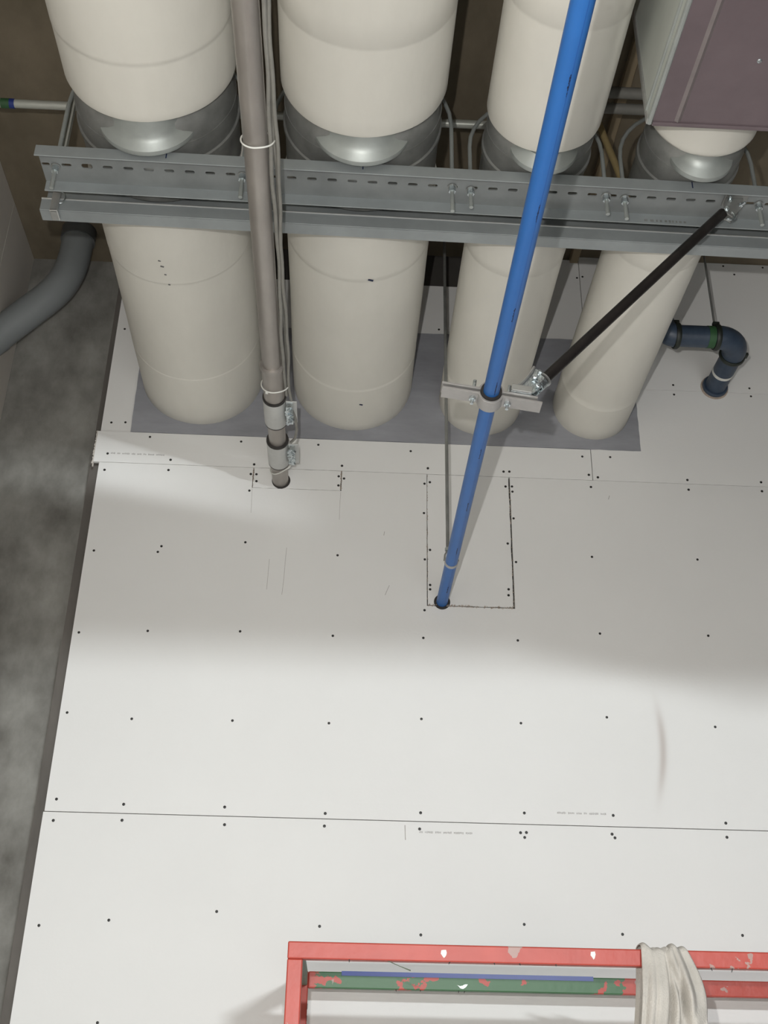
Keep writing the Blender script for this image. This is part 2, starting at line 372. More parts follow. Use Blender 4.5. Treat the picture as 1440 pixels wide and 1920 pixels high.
def printed(x0, x1, z, parent, h=.007):
    mb = MB(); x = x0
    while x < x1:
        n = random.randint(3, 8)
        for k in range(n):
            ww = random.uniform(.0016, .0034)
            mb.box((x, WY-.0002, z-h*.5*random.uniform(.5, 1)), (x+ww, WY+.002, z+h*.5*random.uniform(.5, 1))); x += ww+.0012
        x += .006
    return mb.build('printed_line', 'print', parent, smooth=False)
printed(.680, .828, .7865, B['row2']); printed(.254, .405, .717, B['row3']); printed(-.846, -.685, 2.008, B['strip'])
# dark rings painted in for the shaded gaps round the pipes
MB().lathe((-.2375, WY-.001, 1.922), (0,1,0), [(0,.025),(0,.0325),(.012,.0325),(.012,.025)], seg=32, closed=True).build('pipe_opening', 'rubber', B['row2'])
MB().lathe((.329, WY-.001, 1.478), (0,1,0), [(0,.018),(0,.0275),(.012,.0275),(.012,.018)], seg=32, closed=True).build('pipe_opening', 'rubber', B['row2'])

# grey mineral sheet behind the ducts
sh = MB().prism(ragged([(-.787, 2.0995), (1.060, 2.0995), (1.064, 2.588), (-.790, 2.588)], .03, .0012), (0, 3.443, 0), (1,0,0), (0,0,1), (0,.007,0)).build('mineral_sheet', 'sheet', smooth=False)
tag(sh, 'long grey mineral sheet fixed on the wall around the four duct ends', 'sheet')

# ------------------------------------------------------------------ the four wrapped ducts
DUCTS = [(-.550, 2.362, .222, 2.038, 'leftmost cream canvas wrapped round duct, nearest the concrete'),
         (.003, 2.359, .219, 2.054, 'large cream wrapped round duct between steel pipe and blue pipe'),
         (.476, 2.292, .152, 2.077, 'slim cream wrapped round duct directly above the blue pipe'),
         (.890, 2.283, .143, 2.064, 'rightmost cream wrapped round duct coming out of the rectangular duct')]
MARKS = {0: [(-.567, 2.579, .004), (-.572, 2.555, .003), (-.562, 2.615, .0025), (-.556, 2.66, .0025)], 1: [(.044, 2.604, .006), (.034, 3.274, .0045)], 2: [], 3: []}
for i, (x, z, r, y1, lab) in enumerate(DUCTS):
    t = thing('round_duct', (x, y1, z-r), lab, 'duct', 'wrapped round ducts over the steel beam')
    ys = -1.48 if i < 3 else 1.882
    def wrap(a, b, seams, name='canvas_wrap'):
        prof = [(a-y1, r*.9), (a-y1+.004, r-.002), (a-y1+.012, r)]
        yy = a+.02; dr = 0; sl = sorted(seams)
        while yy < b-.02:
            while sl and yy >= sl[0]:
                s0 = sl.pop(0); prof.append((s0-y1, r+dr)); dr = -.0008 if dr == 0 else 0; prof.append((s0-y1+.0015, r+dr))
                yy = s0+.01
            prof.append((yy-y1, r+dr)); yy += .07
        prof += [(b-y1-.012, r+dr), (b-y1-.004, r-.003), (b-y1, r*.9)]
        mb = MB().lathe((x, y1, z), (0, 1, 0), prof, seg=72, wob=.0055)
        return mb.build(name, 'canvas', t, angle=50)
    wrap(ys, y1, [0.3, 1.0, 1.86-.08*i] if i < 3 else [])
    wrap(2.352+.0137*(x+.83), WY+.012, [2.66-.05*i, 3.16+.03*i])
    rb = r-.008
    MB().lathe((x, 2.128, z), (0,1,0), [(0, rb-.004), (0, rb), (.060, rb), (.063, rb+.005), (.078, rb+.005), (.081, rb), (.192, rb), (.192, rb-.004)], seg=64, closed=True).build('metal_sleeve', 'galvd', t)
    MB().lathe((x, 2.0, z), (0,1,0), [(0, r*.58), (.2, r*.58), (.4, r*.58)], seg=40).build('core_pipe', 'galvd', t)
    MB().lathe((x, 0, z), (0,1,0), [(y1-.03, r*.74), (y1+.004, r*.78), (y1+.03, r*.90), (2.1285, rb-.001), (2.140, rb-.003)], seg=64).build('reducer_cone', 'galvd', t)
    # flared bearing shoe that stands on the beam
    rs = .585*r; cz = 2.110+rs; k0 = (2.146-cz)/-rs
    MB().lathe((x, 0, cz), (0,1,0), [(y1-.02, rs*k0), (y1+.006, rs*k0), (2.082, rs*(k0+.06)), (2.092, rs*(k0+1)/2), (2.104, rs*.985), (2.111, rs), (2.118, rs*.985), (2.1225, rs*.93), (2.1235, rs*.7)], seg=64).build('bearing_shoe', 'galv', t)
    for a, b, s in MARKS[i]:
        zz = z-math.sqrt(max(0, r*r-(a-x)**2))
        MB().obox((a, b, zz-.0008), (1, .3, 0), (-.3, 1, 0), (0, 0, 1), s*2.6, s*.9, .0026).build('tear', 'ink' if s > .004 else 'foot', t, smooth=False)

# ------------------------------------------------------------------ rectangular duct
rd = thing('rectangular_duct', (.89, 0, 2.05), 'rectangular sheet metal duct with violet grey underside and silver side', 'duct')
xl, xr, zb, zt, ye, yn = .676, 1.70, 2.05, 2.54, 1.877, -1.48  # right side widened out of view to shade the upper right wall
MB().box((xl+.006, yn, zb), (xr-.006, ye, zb+.004)).build('bottom_panel', 'film', rd, smooth=False)
MB().box((xl, yn, zb+.002), (xl+.004, ye-.002, zt)).build('side_panel', 'galvl', rd, smooth=False)
MB().box((xr-.004, yn, zb+.002), (xr, ye-.002, zt)).build('side_panel', 'galvl', rd, smooth=False)
MB().box((xl, yn, zt), (xr, ye, zt+.004)).build('top_panel', 'galv', rd, smooth=False)
MB().box((xl+.004, ye-.004, zb+.004), (xr-.004, ye, zt)).build('end_panel', 'galv', rd, smooth=False)
MB().tube([(xl+.004, yn, zb+.003), (xl+.004, 1.0, zb+.003), (xl+.004, ye, zb+.003)], .0065, 10).build('corner_seam', 'galv', rd)
MB().tube([(xl-.001, yn, zb+.034), (xl-.001, ye-.01, zb+.034)], .005, 10).build('side_crease', 'galv', rd)
MB().box((xl-.004, ye-.016, zb), (xl+.014, ye+.003, zt)).build('end_flange', 'zincplate', rd, smooth=False, bevel=.003)
MB().box((xl+.01, ye-.008, zb-.004), (xr-.01, ye+.003, zb+.004)).build('end_flange', 'film', rd, smooth=False, bevel=.002)
MB().add([(.7365, yn, zb), (.7515, yn, zb), (.7515, ye-.012, zb), (.7365, ye-.012, zb), (.744, yn, zb-.0055), (.744, ye-.012, zb-.0055)],
         [(0,4,5,3), (4,1,2,5), (0,1,4), (3,5,2)]).build('stiffening_crease', 'creaselight', rd)
for a, b in ((.877, 1.684), (.877, 1.2), (1.3, 1.684)):
    MB().lathe((a, b, zb), (0,0,-1), [(0,.006),(.001,.006),(.003,.0045),(.0038,.002)], seg=14).build('screw', 'zinc', rd)

# ------------------------------------------------------------------ slotted beam
shear = lambda p: Vector((p[0], p[1]+.0137*(p[0]+.83), p[2]))
def bent(mb): mb.v = [shear(p) for p in mb.v]; return mb
XB0, XB1, YN, YF, ZT = -.83, 1.9, 2.125, 2.252, 2.142
bm_ = thing('slotted_beam', (0, 2.19, 2.1), 'grey galvanised slotted channel beam running under all four ducts', 'beam')
bent(MB().box((XB0, YN, ZT-.036), (XB1, YN+.0035, ZT))).build('front_flange', 'galvb', bm_, smooth=False, bevel=.0012)
bent(MB().box((XB0, YF-.0035, ZT-.037), (XB1, YF, ZT))).build('rear_flange', 'galvb', bm_, smooth=False, bevel=.0012)
wb = MB(); x = XB0; pitch = .0533; ym = 2.188; k = 0; y0, y1 = YN+.0035, YF-.0035; za, zb_ = ZT-.0035, ZT
xc = -.818
segs = []
while xc < XB1-.03: segs.append(xc); xc += pitch
xa = XB0
wb.box((XB0, y0, za), (segs[0]-.014-.002+.004, y1, za)) if False else None
for k, xc in enumerate(segs):
    a = XB0 if k == 0 else xc-pitch/2; b = XB1 if k == len(segs)-1 else xc+pitch/2
    hl, hw = (.0125, .0052) if k != 2 else (.014, .0082)
    if k == 0: hl = .010
    inn = [(-hl,-hw*.5),(-hl*.75,-hw),(hl*.75,-hw),(hl,-hw*.5),(hl,hw*.5),(hl*.75,hw),(-hl*.75,hw),(-hl,hw*.5)]
    out = [(a,ym-hw*.5),(a,y0),(b,y0),(b,ym-hw*.5),(b,ym+hw*.5),(b,y1),(a,y1),(a,ym+hw*.5)]
    for zz in (za, zb_):
        vs = [(xc+p, ym+q, zz) for p, q in inn]+[(p, q, zz) for p, q in out]
        wb.add(vs, [(j, (j+1) % 8, 8+(j+1) % 8, 8+j) for j in range(8)])
    vs = [(xc+p, ym+q, zz) for zz in (za, zb_) for p, q in inn]
    wb.add(vs, [(j, (j+1) % 8, 8+(j+1) % 8, 8+j) for j in range(8)])
bent(wb).build('slotted_web', 'galvw', bm_, smooth=False)
for xm, zz in ((-.497, 0), (.008, 0), (.452, 0), (.872, 0)):
    bent(MB().box((xm-.0014, YN-.0008, ZT-.022), (xm+.0014, YN+.001, ZT-.001))).build('ink_mark', 'ink', bm_, smooth=False)
pr = MB(); x = .775
while x < .885:
    ww = random.uniform(.004, .009); pr.box((x, YF-.0043, ZT-.030), (x+ww, YF-.003, ZT-.030+random.uniform(.005, .008))); x += ww+random.uniform(.003, .008)
bent(pr).build('printed_line', 'galvd', bm_, smooth=False)
# strut below and behind it
st = thing('strut_channel', (0, 2.32, 2.09), 'thin grey strut channel hung just behind the slotted beam', 'channel')
bent(MB().box((-.851, 2.300, 2.084), (XB1, 2.303, 2.124))).build('front_lip', 'galvb', st, smooth=False, bevel=.001)
bent(MB().box((-.851, 2.3035, 2.084), (XB1, 2.338, 2.087))).build('bottom_flange', 'galvb', st, smooth=False)
bent(MB().box((-.851, 2.338, 2.084), (XB1, 2.341, 2.186))).build('back_leg', 'galvb', st, smooth=False)
bent(MB().tube([(-.851, 2.3005, 2.1245), (XB1, 2.3005, 2.1245)], .0028, 8)).build('rolled_edge', 'zincplate', st)
cl = thing('beam_clip', (-.81, 2.29, 2.08), 'small pale zinc clip gripping the left end of the strut', 'clip')
MB().box((-.822, 2.290, 2.074), (-.800, 2.2975, 2.142)).build('hook', 'zincplate', cl, smooth=False, bevel=.003)
MB().box((-.822, 2.290, 2.074), (-.800, 2.330, 2.0805)).build('toe', 'zincplate', cl, smooth=False, bevel=.002)
MB().tube([(-.797+.012*math.sin(a), 2.288, 2.118+.020*math.cos(a)) for a in [k*math.pi/8 for k in range(9)]], .0022, 8).build('spring_wire', 'zinc', cl)

# ------------------------------------------------------------------ U-bolts
UB = [(-.550, 2.362, .243, 'U-bolt of thin rod over the leftmost wrapped duct'), (.003, 2.359, .243, 'U-bolt of thin rod over the second duct from the left'),
      (.477, 2.292, .181, 'U-bolt of thin rod over the duct above the blue pipe'), (.890, 2.283, .181, 'U-bolt of thin rod over the rightmost wrapped duct')]
for i, (x, z, R, lab) in enumerate(UB):
    yb2 = 2.19+.0137*(x+.83)
    t = thing('u_bolt', (x, yb2, 2.06), lab, 'bolt', 'U-bolts tying the ducts to the beam')
    lo = [2.062, 2.052, 2.074, 2.064][i]; hi_ = [2.06, 2.052, 2.072, 2.064][i]
    pts = [(x-R, yb2, lo), (x-R, yb2, 2.2)]
    for k in range(17):
        a = math.pi-k*math.pi/16; pts.append((x+R*math.cos(a), yb2, z+R*math.sin(a)))
    pts += [(x+R, yb2, 2.2), (x+R, yb2, hi_)]
    MB().tube(pts, .0056, 10).build('rod', 'galv', t)
    for sx in (-1, 1):
        MB().lathe((x+sx*R, yb2, 2.1375), (0,0,-1), [(0,.006),(0,.0125),(.002,.0125),(.002,.006)], seg=18, closed=True).build('washer', 'galvd', t)
        MB().lathe((x+sx*R, yb2, 2.1355), (0,0,-1), [(0,.005),(0,.0098),(.017,.0098),(.017,.005)], seg=6, closed=True).build('nut', 'zinc', t, angle=20)

# ------------------------------------------------------------------ steel pipe with couplings
PX, PZ, PR = -.240, 1.924, .0285
sp = thing('steel_pipe', (PX, 1, PZ-PR), 'grey steel pipe with two banded couplings entering the wall', 'pipe')
MB().lathe((PX, -1.48, PZ), (0,1,0), [(0, PR-.001), (.002, PR), (2.4, PR), (4.93, PR)], seg=40).build('pipe_run', 'steel', sp)
MB().lathe((PX, 2.735, PZ), (0,1,0), [(0, PR), (0, .0355), (.006, .037), (.018, .036), (.022, .0325), (.175, .0322), (.175, PR)], seg=40, closed=True).build('sleeve', 'steel', sp)
for y0, y1 in ((2.915, 3.055), (3.172, 3.312)):
    c = MB().lathe((PX, y0, PZ), (0,1,0), [(0, PR), (0, .0352), (.004, .0365), (y1-y0-.004, .0365), (y1-y0, .0352), (y1-y0, PR)], seg=40, closed=True).build('coupling_band', 'band', sp)
    MB().lathe((PX, y0-.003, PZ), (0,1,0), [(0, PR), (0, .0368), (.007, .0372), (.007, PR)], seg=40, closed=True).build('gasket_edge', 'rubber', c)
    MB().lathe((PX, y1-.004, PZ), (0,1,0), [(0, PR), (0, .0362), (.006, .0362), (.006, PR)], seg=40, closed=True).build('gasket_edge', 'rubber', c)
    xh = PX+.036
    MB().box((xh, y0+.008, PZ-.012), (xh+.034, y1-.012, PZ-.008)).build('latch_plate', 'band', c, smooth=False, bevel=.001)
    lt = MB().box((xh+.001, y0+.012, PZ-.030), (xh+.022, y1-.03, PZ-.0125))
    for k in range(16):
        a = Vector((xh+.0115+random.uniform(-.008, .008), y0+.016+random.random()*(y1-y0-.05), PZ-.030)); n = Vector((random.uniform(-.6, .6), random.uniform(-.6, .6), -1)).normalized()
        e = n.orthogonal(); lt.obox(a, e, n.cross(e), n, .010, .012, .006)
    lt.build('crumpled_foil_latch', 'zinc', c, smooth=False)
    MB().lathe((xh+.002, (y0+y1)/2-.01, PZ-.022), (-.6,0,-1), [(0,.0055),(.006,.0055),(.0075,.003)], seg=6).build('bolt', 'zinc', c)
# cables strapped along it
def wavy(y0, y1, dx, dz, ph, amp=.0022):
    pts = []; y = y0
    while y < y1: pts.append((PX+dx+amp*math.sin(y*9+ph)+.5*amp*math.sin(y*31+2*ph), y, PZ+dz+amp*math.cos(y*11+ph))); y += .035
    return pts
CB = [('flat pale cable strapped beside the steel pipe, closest to it', .0365, -.008, 0, 2.93), ('middle grey cable strapped along the right side of the steel pipe', .0435, .004, 1.7, 2.90),
      ('outer grey cable on the right of the steel pipe, ending in a loop', .0485, -.006, 3.1, 2.88)]
for i, (lab, dx, dz, ph, ye_) in enumerate(CB):
    pts = wavy(-1.48, ye_, dx, dz, ph)
    if i == 2: pts += [(PX+.055, 2.95, PZ-.006), (PX+.064, 3.02, PZ-.012), (PX+.067, 3.08, PZ-.016), (PX+.060, 3.13, PZ-.018), (PX+.045, 3.16, PZ-.016)]
    tag(MB().tube(pts, [.0052, .0048, .0046][i], 10).build('cable', 'cable'), lab, 'cable', 'cables along the steel pipe')
def tie(y, lab, tail=False, tilt=.0, lo=0):
    t = thing('cable_tie', (PX, y, PZ-.035), lab, 'cable tie', 'white cable ties round the steel pipe')
    pts = []
    for k in range(40):
        a = 2*math.pi*k/40; rr = PR+.0042+.011*max(0, math.cos(a))**3+lo
        pts.append((PX+rr*math.cos(a)+.0, y+tilt*math.cos(a)+.006*math.sin(a), PZ+rr*math.sin(a)))
    MB().tube(pts, .0021, 8, closed=True).build('strap', 'white', t)
    hd = (PX-.018, y+.001, PZ-PR-.004) if tail else (PX+.02, y, PZ+PR+.004)
    MB().box((hd[0]-.004, hd[1]-.003, hd[2]-.003), (hd[0]+.004, hd[1]+.004, hd[2]+.003)).build('tie_head', 'white', t, smooth=False, bevel=.001)
tie(1.862, 'thin white cable tie round the steel pipe just above the beam')
tie(2.845, 'white cable tie with square head on the steel pipe below its sleeve', True, lo=.004)
tie(3.345, 'slanting wire tie on the steel pipe close to the wall', False, -.028)

# ------------------------------------------------------------------ blue pipe
BX, BZ, BR = .329, 1.479, .0193
bp = thing('blue_pipe', (BX, 1, BZ-BR), 'bright blue plastic pipe slanting down across the picture into the wall', 'pipe')
MB().lathe((BX, -1.48, BZ), (0,1,0), [(0, BR-.001), (.002, BR), (2.5, BR), (4.935, BR)], seg=40).build('pipe_run', 'blue', bp)
def onpipe(ang, r): return (BX+r*math.sin(ang), BZ-r*math.cos(ang))
def skin(mb, a0, a1, y0, y1, r):
    n = max(1, int(abs(a1-a0)/.06)); vs = []; fs = []
    for k in range(n+1):
        a = a0+(a1-a0)*k/n
        for y in (y0, y1):
            for rr in (r-.001, r): px, pz = onpipe(a, rr); vs.append((px, y, pz))
    for k in range(n):
        b = k*4; fs += [(b+1, b+3, b+7, b+5), (b, b+4, b+6, b+2), (b, b+1, b+5, b+4), (b+2, b+6, b+7, b+3)]
    fs += [(0, 2, 3, 1), (n*4, n*4+1, n*4+3, n*4+2)]
    mb.add(vs, fs)
ln = MB(); skin(ln, .30, .335, -1.48, 3.44, BR+.00015); ln.build('guide_line', 'blueline', bp)
y = -1.3+.29*.05
for yc in [1.267-.29*k for k in range(9, 0, -1)]+[1.267, 1.563, 1.868, 2.141, 2.439, 2.73, 3.016, 3.303]:
    mk = MB(); y = yc-.023
    while y < yc+.023:
        L = random.uniform(.0022, .005); skin(mk, .16+random.uniform(0, .10), .31+random.uniform(-.04, .04), y, y+L, BR+.0004); y += L+.0009
    mk.build('printed_mark', 'ink', bp)

# ------------------------------------------------------------------ pipe clamp
TILT = -.145
def tilted(mb, cx=BX, cz=BZ):
    c_, s_ = math.cos(TILT), math.sin(TILT)
    mb.v = [Vector((cx+(p.x-cx)*c_-(p.z-cz)*s_, p.y, cz+(p.x-cx)*s_+(p.z-cz)*c_)) for p in mb.v]; return mb
pc = thing('pipe_clamp', (BX, 2.205, 1.44), 'grey two-bolt flat bar clamp with black lining round the blue pipe', 'clamp')
def half(sgn, name, x0, x1):
    rin, th = .0255, .0055; g = .0035*sgn; prof = []
    up = []; dn = []
    ang0 = math.asin(.0035/rin)
    arc_in = [(BX+rin*math.cos(a), BZ+sgn*rin*math.sin(a)) for a in [ang0+(math.pi-2*ang0)*k/16 for k in range(17)]]
    ro = rin+th
    arc_out = [(BX+ro*math.cos(a), BZ+sgn*ro*math.sin(a)) for a in [.30+(math.pi-.60)*k/16 for k in range(17)]]
    inner = [(x1, BZ+g)]+arc_in+[(x0, BZ+g)]
    outer = [(x0, BZ+g+sgn*th), (BX-ro-.008, BZ+g+sgn*th)]+arc_out[::-1]+[(BX+ro+.008, BZ+g+sgn*th), (x1, BZ+g+sgn*th)]
    n = len(inner)
    # resample outer to the inner count by pairing
    oi = [(x1, BZ+g+sgn*th)]+[(BX+ro*math.cos(a) if abs(ro*math.sin(a)) > .0035+th else (BX+math.copysign(ro, math.cos(a))), BZ+sgn*max(ro*math.sin(a), .0035+th)) for a in [ang0+(math.pi-2*ang0)*k/16 for k in range(17)]]+[(x0, BZ+g+sgn*th)]
    ya_, yb_ = 2.184, 2.226; vs = []; fs = []
    for (a, b), (c, d) in zip(inner, oi): vs += [(a, ya_, b), (c, ya_, d), (a, yb_, b), (c, yb_, d)]
    for k in range(n-1):
        b = 4*k; fs += [(b, b+1, b+5, b+4), (b+2, b+6, b+7, b+3), (b+1, b+3, b+7, b+5), (b, b+4, b+6, b+2)]
    fs += [(0, 2, 3, 1), (4*n-4, 4*n-3, 4*n-1, 4*n-2)]
    return tilted(MB().add(vs, fs)).build(name, 'clampgrey', pc, angle=30, bevel=.0008)
half(-1, 'lower_jaw', .213, .452); half(1, 'upper_jaw', .211, .440)
MB().lathe((BX, 2.178, BZ), (0,1,0), [(0, BR+.0003), (0, .0252), (.054, .0252), (.054, BR+.0003)], seg=36, closed=True).build('rubber_lining', 'rubber', pc)
for xb in (.288, .372):
    tilted(MB().tube([(xb, 2.205, BZ-.028), (xb, 2.205, BZ+.040)], .0042, 10)).build('bolt', 'zinc', pc)
    tilted(MB().lathe((xb, 2.205, BZ-.0092), (0,0,-1), [(0,.0085),(.007,.0085),(.0075,.006)], seg=6)).build('bolt_head', 'zinc', pc, angle=20)
    tilted(MB().lathe((xb, 2.205, BZ+.0092), (0,0,1), [(0,.0085),(.008,.0085)], seg=6)).build('nut', 'zinc', pc, angle=20)

# ------------------------------------------------------------------ brace
A = Vector((.452, 2.205, 1.525)); Bq = Vector((.966, 2.205, 2.092)); dirb = (Bq-A).normalized(); up = Vector((0,1,0)).cross(dirb)
br = MB().tube([A, A+(Bq-A)*.5, Bq], .0135, 20).build('brace_pipe', 'ironblack')
tag(br, 'dark iron brace pipe running diagonally from the pipe clamp to the beam', 'brace')
bf = thing('brace_fitting', (.43, 2.205, 1.49), 'shiny zinc swivel fitting joining the dark brace to the pipe clamp', 'bracket', 'zinc fittings at the ends of the brace')
tilted(MB().box((.375, 2.176, 1.4885), (.424, 2.228, 1.4925))).build('base_plate', 'zinc', bf, smooth=False, bevel=.001)
tilted(MB().box((.375, 2.174, 1.4885), (.424, 2.178, 1.506))).build('front_lip', 'zincplate', bf, smooth=False, bevel=.0015)
MB().prism([(.392,1.494),(.432,1.490),(.452,1.506),(.462,1.520),(.448,1.556),(.441,1.560),(.430,1.545),(.412,1.520)], (0, 2.196, 0), (1,0,0), (0,0,1), (0,.004,0)).build('ear_plate', 'zinc', bf, smooth=False, bevel=.001)
MB().prism([(.400,1.494),(.432,1.490),(.452,1.506),(.460,1.518),(.446,1.548),(.430,1.540),(.412,1.520)], (0, 2.222, 0), (1,0,0), (0,0,1), (0,.004,0)).build('ear_plate', 'zinc', bf, smooth=False, bevel=.001)
MB().tube([(.436,2.190,1.560),(.428,2.190,1.545),(.415,2.192,1.526),(.398,2.194,1.508)], .0036, 8).build('rolled_edge', 'zincplate', bf)
MB().lathe(A-dirb*.012, dirb, [(0,.0140),(0,.0175),(.020,.0175),(.020,.0140)], seg=28, closed=True).build('pipe_socket', 'zinc', bf)
MB().lathe(A+dirb*.012, dirb, [(0,.0140),(0,.0195),(.0035,.0195),(.0035,.0140)], seg=28, closed=True).build('end_ring', 'zincplate', bf)
for c, d in (((.437,2.188,1.530), (-.15,-1,-.2)), ((.4475,2.194,1.545), (.5,-.8,.5)), ((.442,2.190,1.507), (.2,-1,-.4))):
    MB().lathe(c, d, [(-.012,.004),(0,.004),(0,.0068),(.007,.0068),(.0078,.0045)], seg=6).build('bolt', 'zinc', bf, angle=20)
bf2 = thing('brace_fitting', (.99, 2.2, 2.09), 'shiny zinc swivel fitting bolting the brace top to the beam', 'bracket', 'zinc fittings at the ends of the brace')
MB().box((.972, 2.165, 2.1325), (1.035, 2.222, 2.1375)).build('base_plate', 'galvd', bf2, smooth=False, bevel=.001)
MB().prism([(.975,2.132),(1.022,2.132),(1.012,2.096),(.984,2.066),(.972,2.076),(.966,2.100)], (0, 2.190, 0), (1,0,0), (0,0,1), (0,.004,0)).build('ear_plate', 'galvd', bf2, smooth=False, bevel=.001)
MB().prism([(.978,2.132),(1.022,2.132),(1.012,2.100),(.988,2.072),(.972,2.082)], (0, 2.216, 0), (1,0,0), (0,0,1), (0,.004,0)).build('ear_plate', 'galvd', bf2, smooth=False, bevel=.001)
MB().tube([(.972+.014*math.cos(a), 2.182, 2.062+.014*math.sin(a)) for a in [-2.2+k*.32 for k in range(11)]], .0032, 8).build('hook', 'zinc', bf2)
for c, d in (((1.010,2.190,2.106), (.8,-1,.1)), ((.984,2.188,2.121), (-.2,-1,.2)), ((.970,2.186,2.086), (-.4,-1,-.3))):
    MB().lathe(c, d, [(-.012,.0042),(0,.0042),(0,.0068),(.006,.0068),(.0066,.004),(.016,.0034)], seg=6).build('bolt', 'zinc', bf2, angle=20)

# ------------------------------------------------------------------ hanger near the wall
hg = thing('rod_hanger', (BX, 3.12, 1.45), 'thin threaded rod with loop hanger holding the blue pipe by the wall', 'hanger')
MB().tube([(.3170, 3.12, 1.515), (.3170, 3.12, 2.2), (.3170, 3.12, CEIL-.001)], .0056, 10).build('rod', 'galvd', hg)
lp = [(BX+.0225*math.cos(a), 3.135, BZ+.0225*math.sin(a)) for a in [k*2*math.pi/32 for k in range(32)]]
MB().lathe((BX, 3.122, BZ), (0,1,0), [(0,.0194),(0,.0214),(.014,.0214),(.014,.0194)], seg=32, closed=True).build('ring_strap', 'clampgrey', hg)
MB().tube([(BX-.022, 3.132, BZ+.004), (BX-.020, 3.13, BZ+.024), (.3205, 3.125, 1.524)], .0028, 8).build('wire_side', 'galvd', hg)
MB().tube([(BX+.022, 3.132, BZ+.004), (BX+.016, 3.13, BZ+.026), (.3265, 3.125, 1.524)], .0028, 8).build('wire_side', 'galvd', hg)
MB().lathe((.3170, 3.12, 1.512), (0,0,1), [(0,.009),(.010,.009)], seg=6).build('nut', 'galv', hg, angle=20)

# ------------------------------------------------------------------ dark blue drain pipe on the right
dp = thing('drain_pipe', (1.3, 3.2, 2.34), 'dark blue drain pipe with elbow and black rings entering the wall', 'pipe')
dr, dy, dz, dx = .0385, 3.135, 2.392, 1.366
MB().tube([(1.130, dy, dz), (1.2, dy, dz), (1.285, dy, dz)], dr, 28).build('pipe_run', 'drain', dp)
MB().tube([(1.145, dy, dz)]+[(1.138-.048*math.sin(a), dy, dz+.048-.048*math.cos(a)) for a in [k*math.pi/2/10 for k in range(11)]]+[(1.090, dy, dz+.06)], dr+.003, 28).build('elbow', 'drain', dp)
MB().tube([(1.090, dy, dz+.055), (1.090, dy, CEIL-.002)], dr, 28).build('riser', 'drain', dp)
el = [(dx-.085+.085*math.sin(a), dy+.085-.085*math.cos(a), dz) for a in [k*math.pi/2/10 for k in range(11)]]
MB().tube([(1.272, dy, dz)]+el+[(dx, dy+.098, dz)], dr+.0035, 28).build('elbow', 'drain', dp)
MB().tube([(dx, dy+.09, dz), (dx, dy+.2, dz), (dx, WY+.01, dz)], dr, 28).build('pipe_run', 'drain', dp)
for c, ax, m in (((1.125, dy, dz), (1,0,0), 'drainring'), ((1.268, dy, dz), (1,0,0), 'drainring'), ((dx, dy+.092, dz), (0,1,0), 'drainring'), ((dx, WY-.020, dz), (0,1,0), 'drain')):
    MB().lathe(c, ax, [(0, dr-.002), (0, dr+.0065), (.004, dr+.009), (.013, dr+.009), (.017, dr+.0065), (.017, dr-.002)], seg=32, closed=True).build('joint_ring', m, dp)
for c, ax in (((1.125, dy, dz), (1,0,0)), ((1.268, dy, dz), (1,0,0)), ((dx, dy+.092, dz), (0,1,0))):
    cc = Vector(c)+Vector(ax)*.008+Vector((0, -.015, dr+.008)) if ax[0] else Vector(c)+Vector((dr+.010, .008, 0))
    MB().obox(cc, ax, (0,0,1), Vector(ax).cross(Vector((0,0,1))), .024, .012, .016).build('clamp_screw', 'drainring', dp, smooth=False, bevel=.002)
MB().lathe((1.243, dy, dz), (1,0,0), [(0, dr), (0, dr+.0012), (.024, dr+.0012), (.024, dr)], seg=32, closed=True).build('green_band', 'greentape', dp)
MB().lathe((dx, dy+.196, dz), (0,1,0), [(0, dr), (0, dr+.0012), (.013, dr+.0012), (.013, dr)], seg=32, closed=True).build('white_band', 'white', dp)
MB().lathe((dx, WY-.0015, dz), (0,1,0), [(0, dr), (0, dr+.014), (.003, dr+.014), (.003, dr)], seg=28, closed=True).build('wall_collar', 'fur', dp)
tag(MB().tube([(1.277, dy, dz+dr), (1.277, dy, CEIL-.001)], .0042, 8).build('hanger_rod', 'galvd'), 'thin grey rod hanging above the dark blue drain pipe', 'rod')

# ------------------------------------------------------------------ grey bend at the left, conduits, batten, hose
pv = thing('conduit_bend', (-1.15, 3.42, 2.45), 'thick grey plastic conduit bending down to the left in front of concrete', 'conduit')
def bez(p0, p1, p2, p3, n):
    p0, p1, p2, p3 = map(Vector, (p0, p1, p2, p3)); out = []
    for k in range(n+1):
        t = k/n; out.append(p0*(1-t)**3+3*p1*t*(1-t)**2+3*p2*t*t*(1-t)+p3*t**3)
    return out
path = [Vector((-1.092, 3.42, 2.998)), Vector((-1.092, 3.42, 2.93))]+bez((-1.092,3.42,2.90), (-1.095,3.42,2.72), (-1.155,3.42,2.675), (-1.235,3.42,2.580), 14)+[Vector((-1.312, 3.42, 2.489)), Vector((-1.42, 3.42, 2.362))]
MB().tube(path, .060, 32).build('bend', 'pvc', pv)
MB().tube([(-1.092,3.42,2.945), (-1.092,3.42,2.998)], .066, 32).build('ceiling_socket', 'pvcd', pv)
d = (path[-1]-path[-2]).normalized()
MB().tube([path[-1]-d*.155, path[-1]], .0630, 32).build('end_socket', 'pvc', pv)

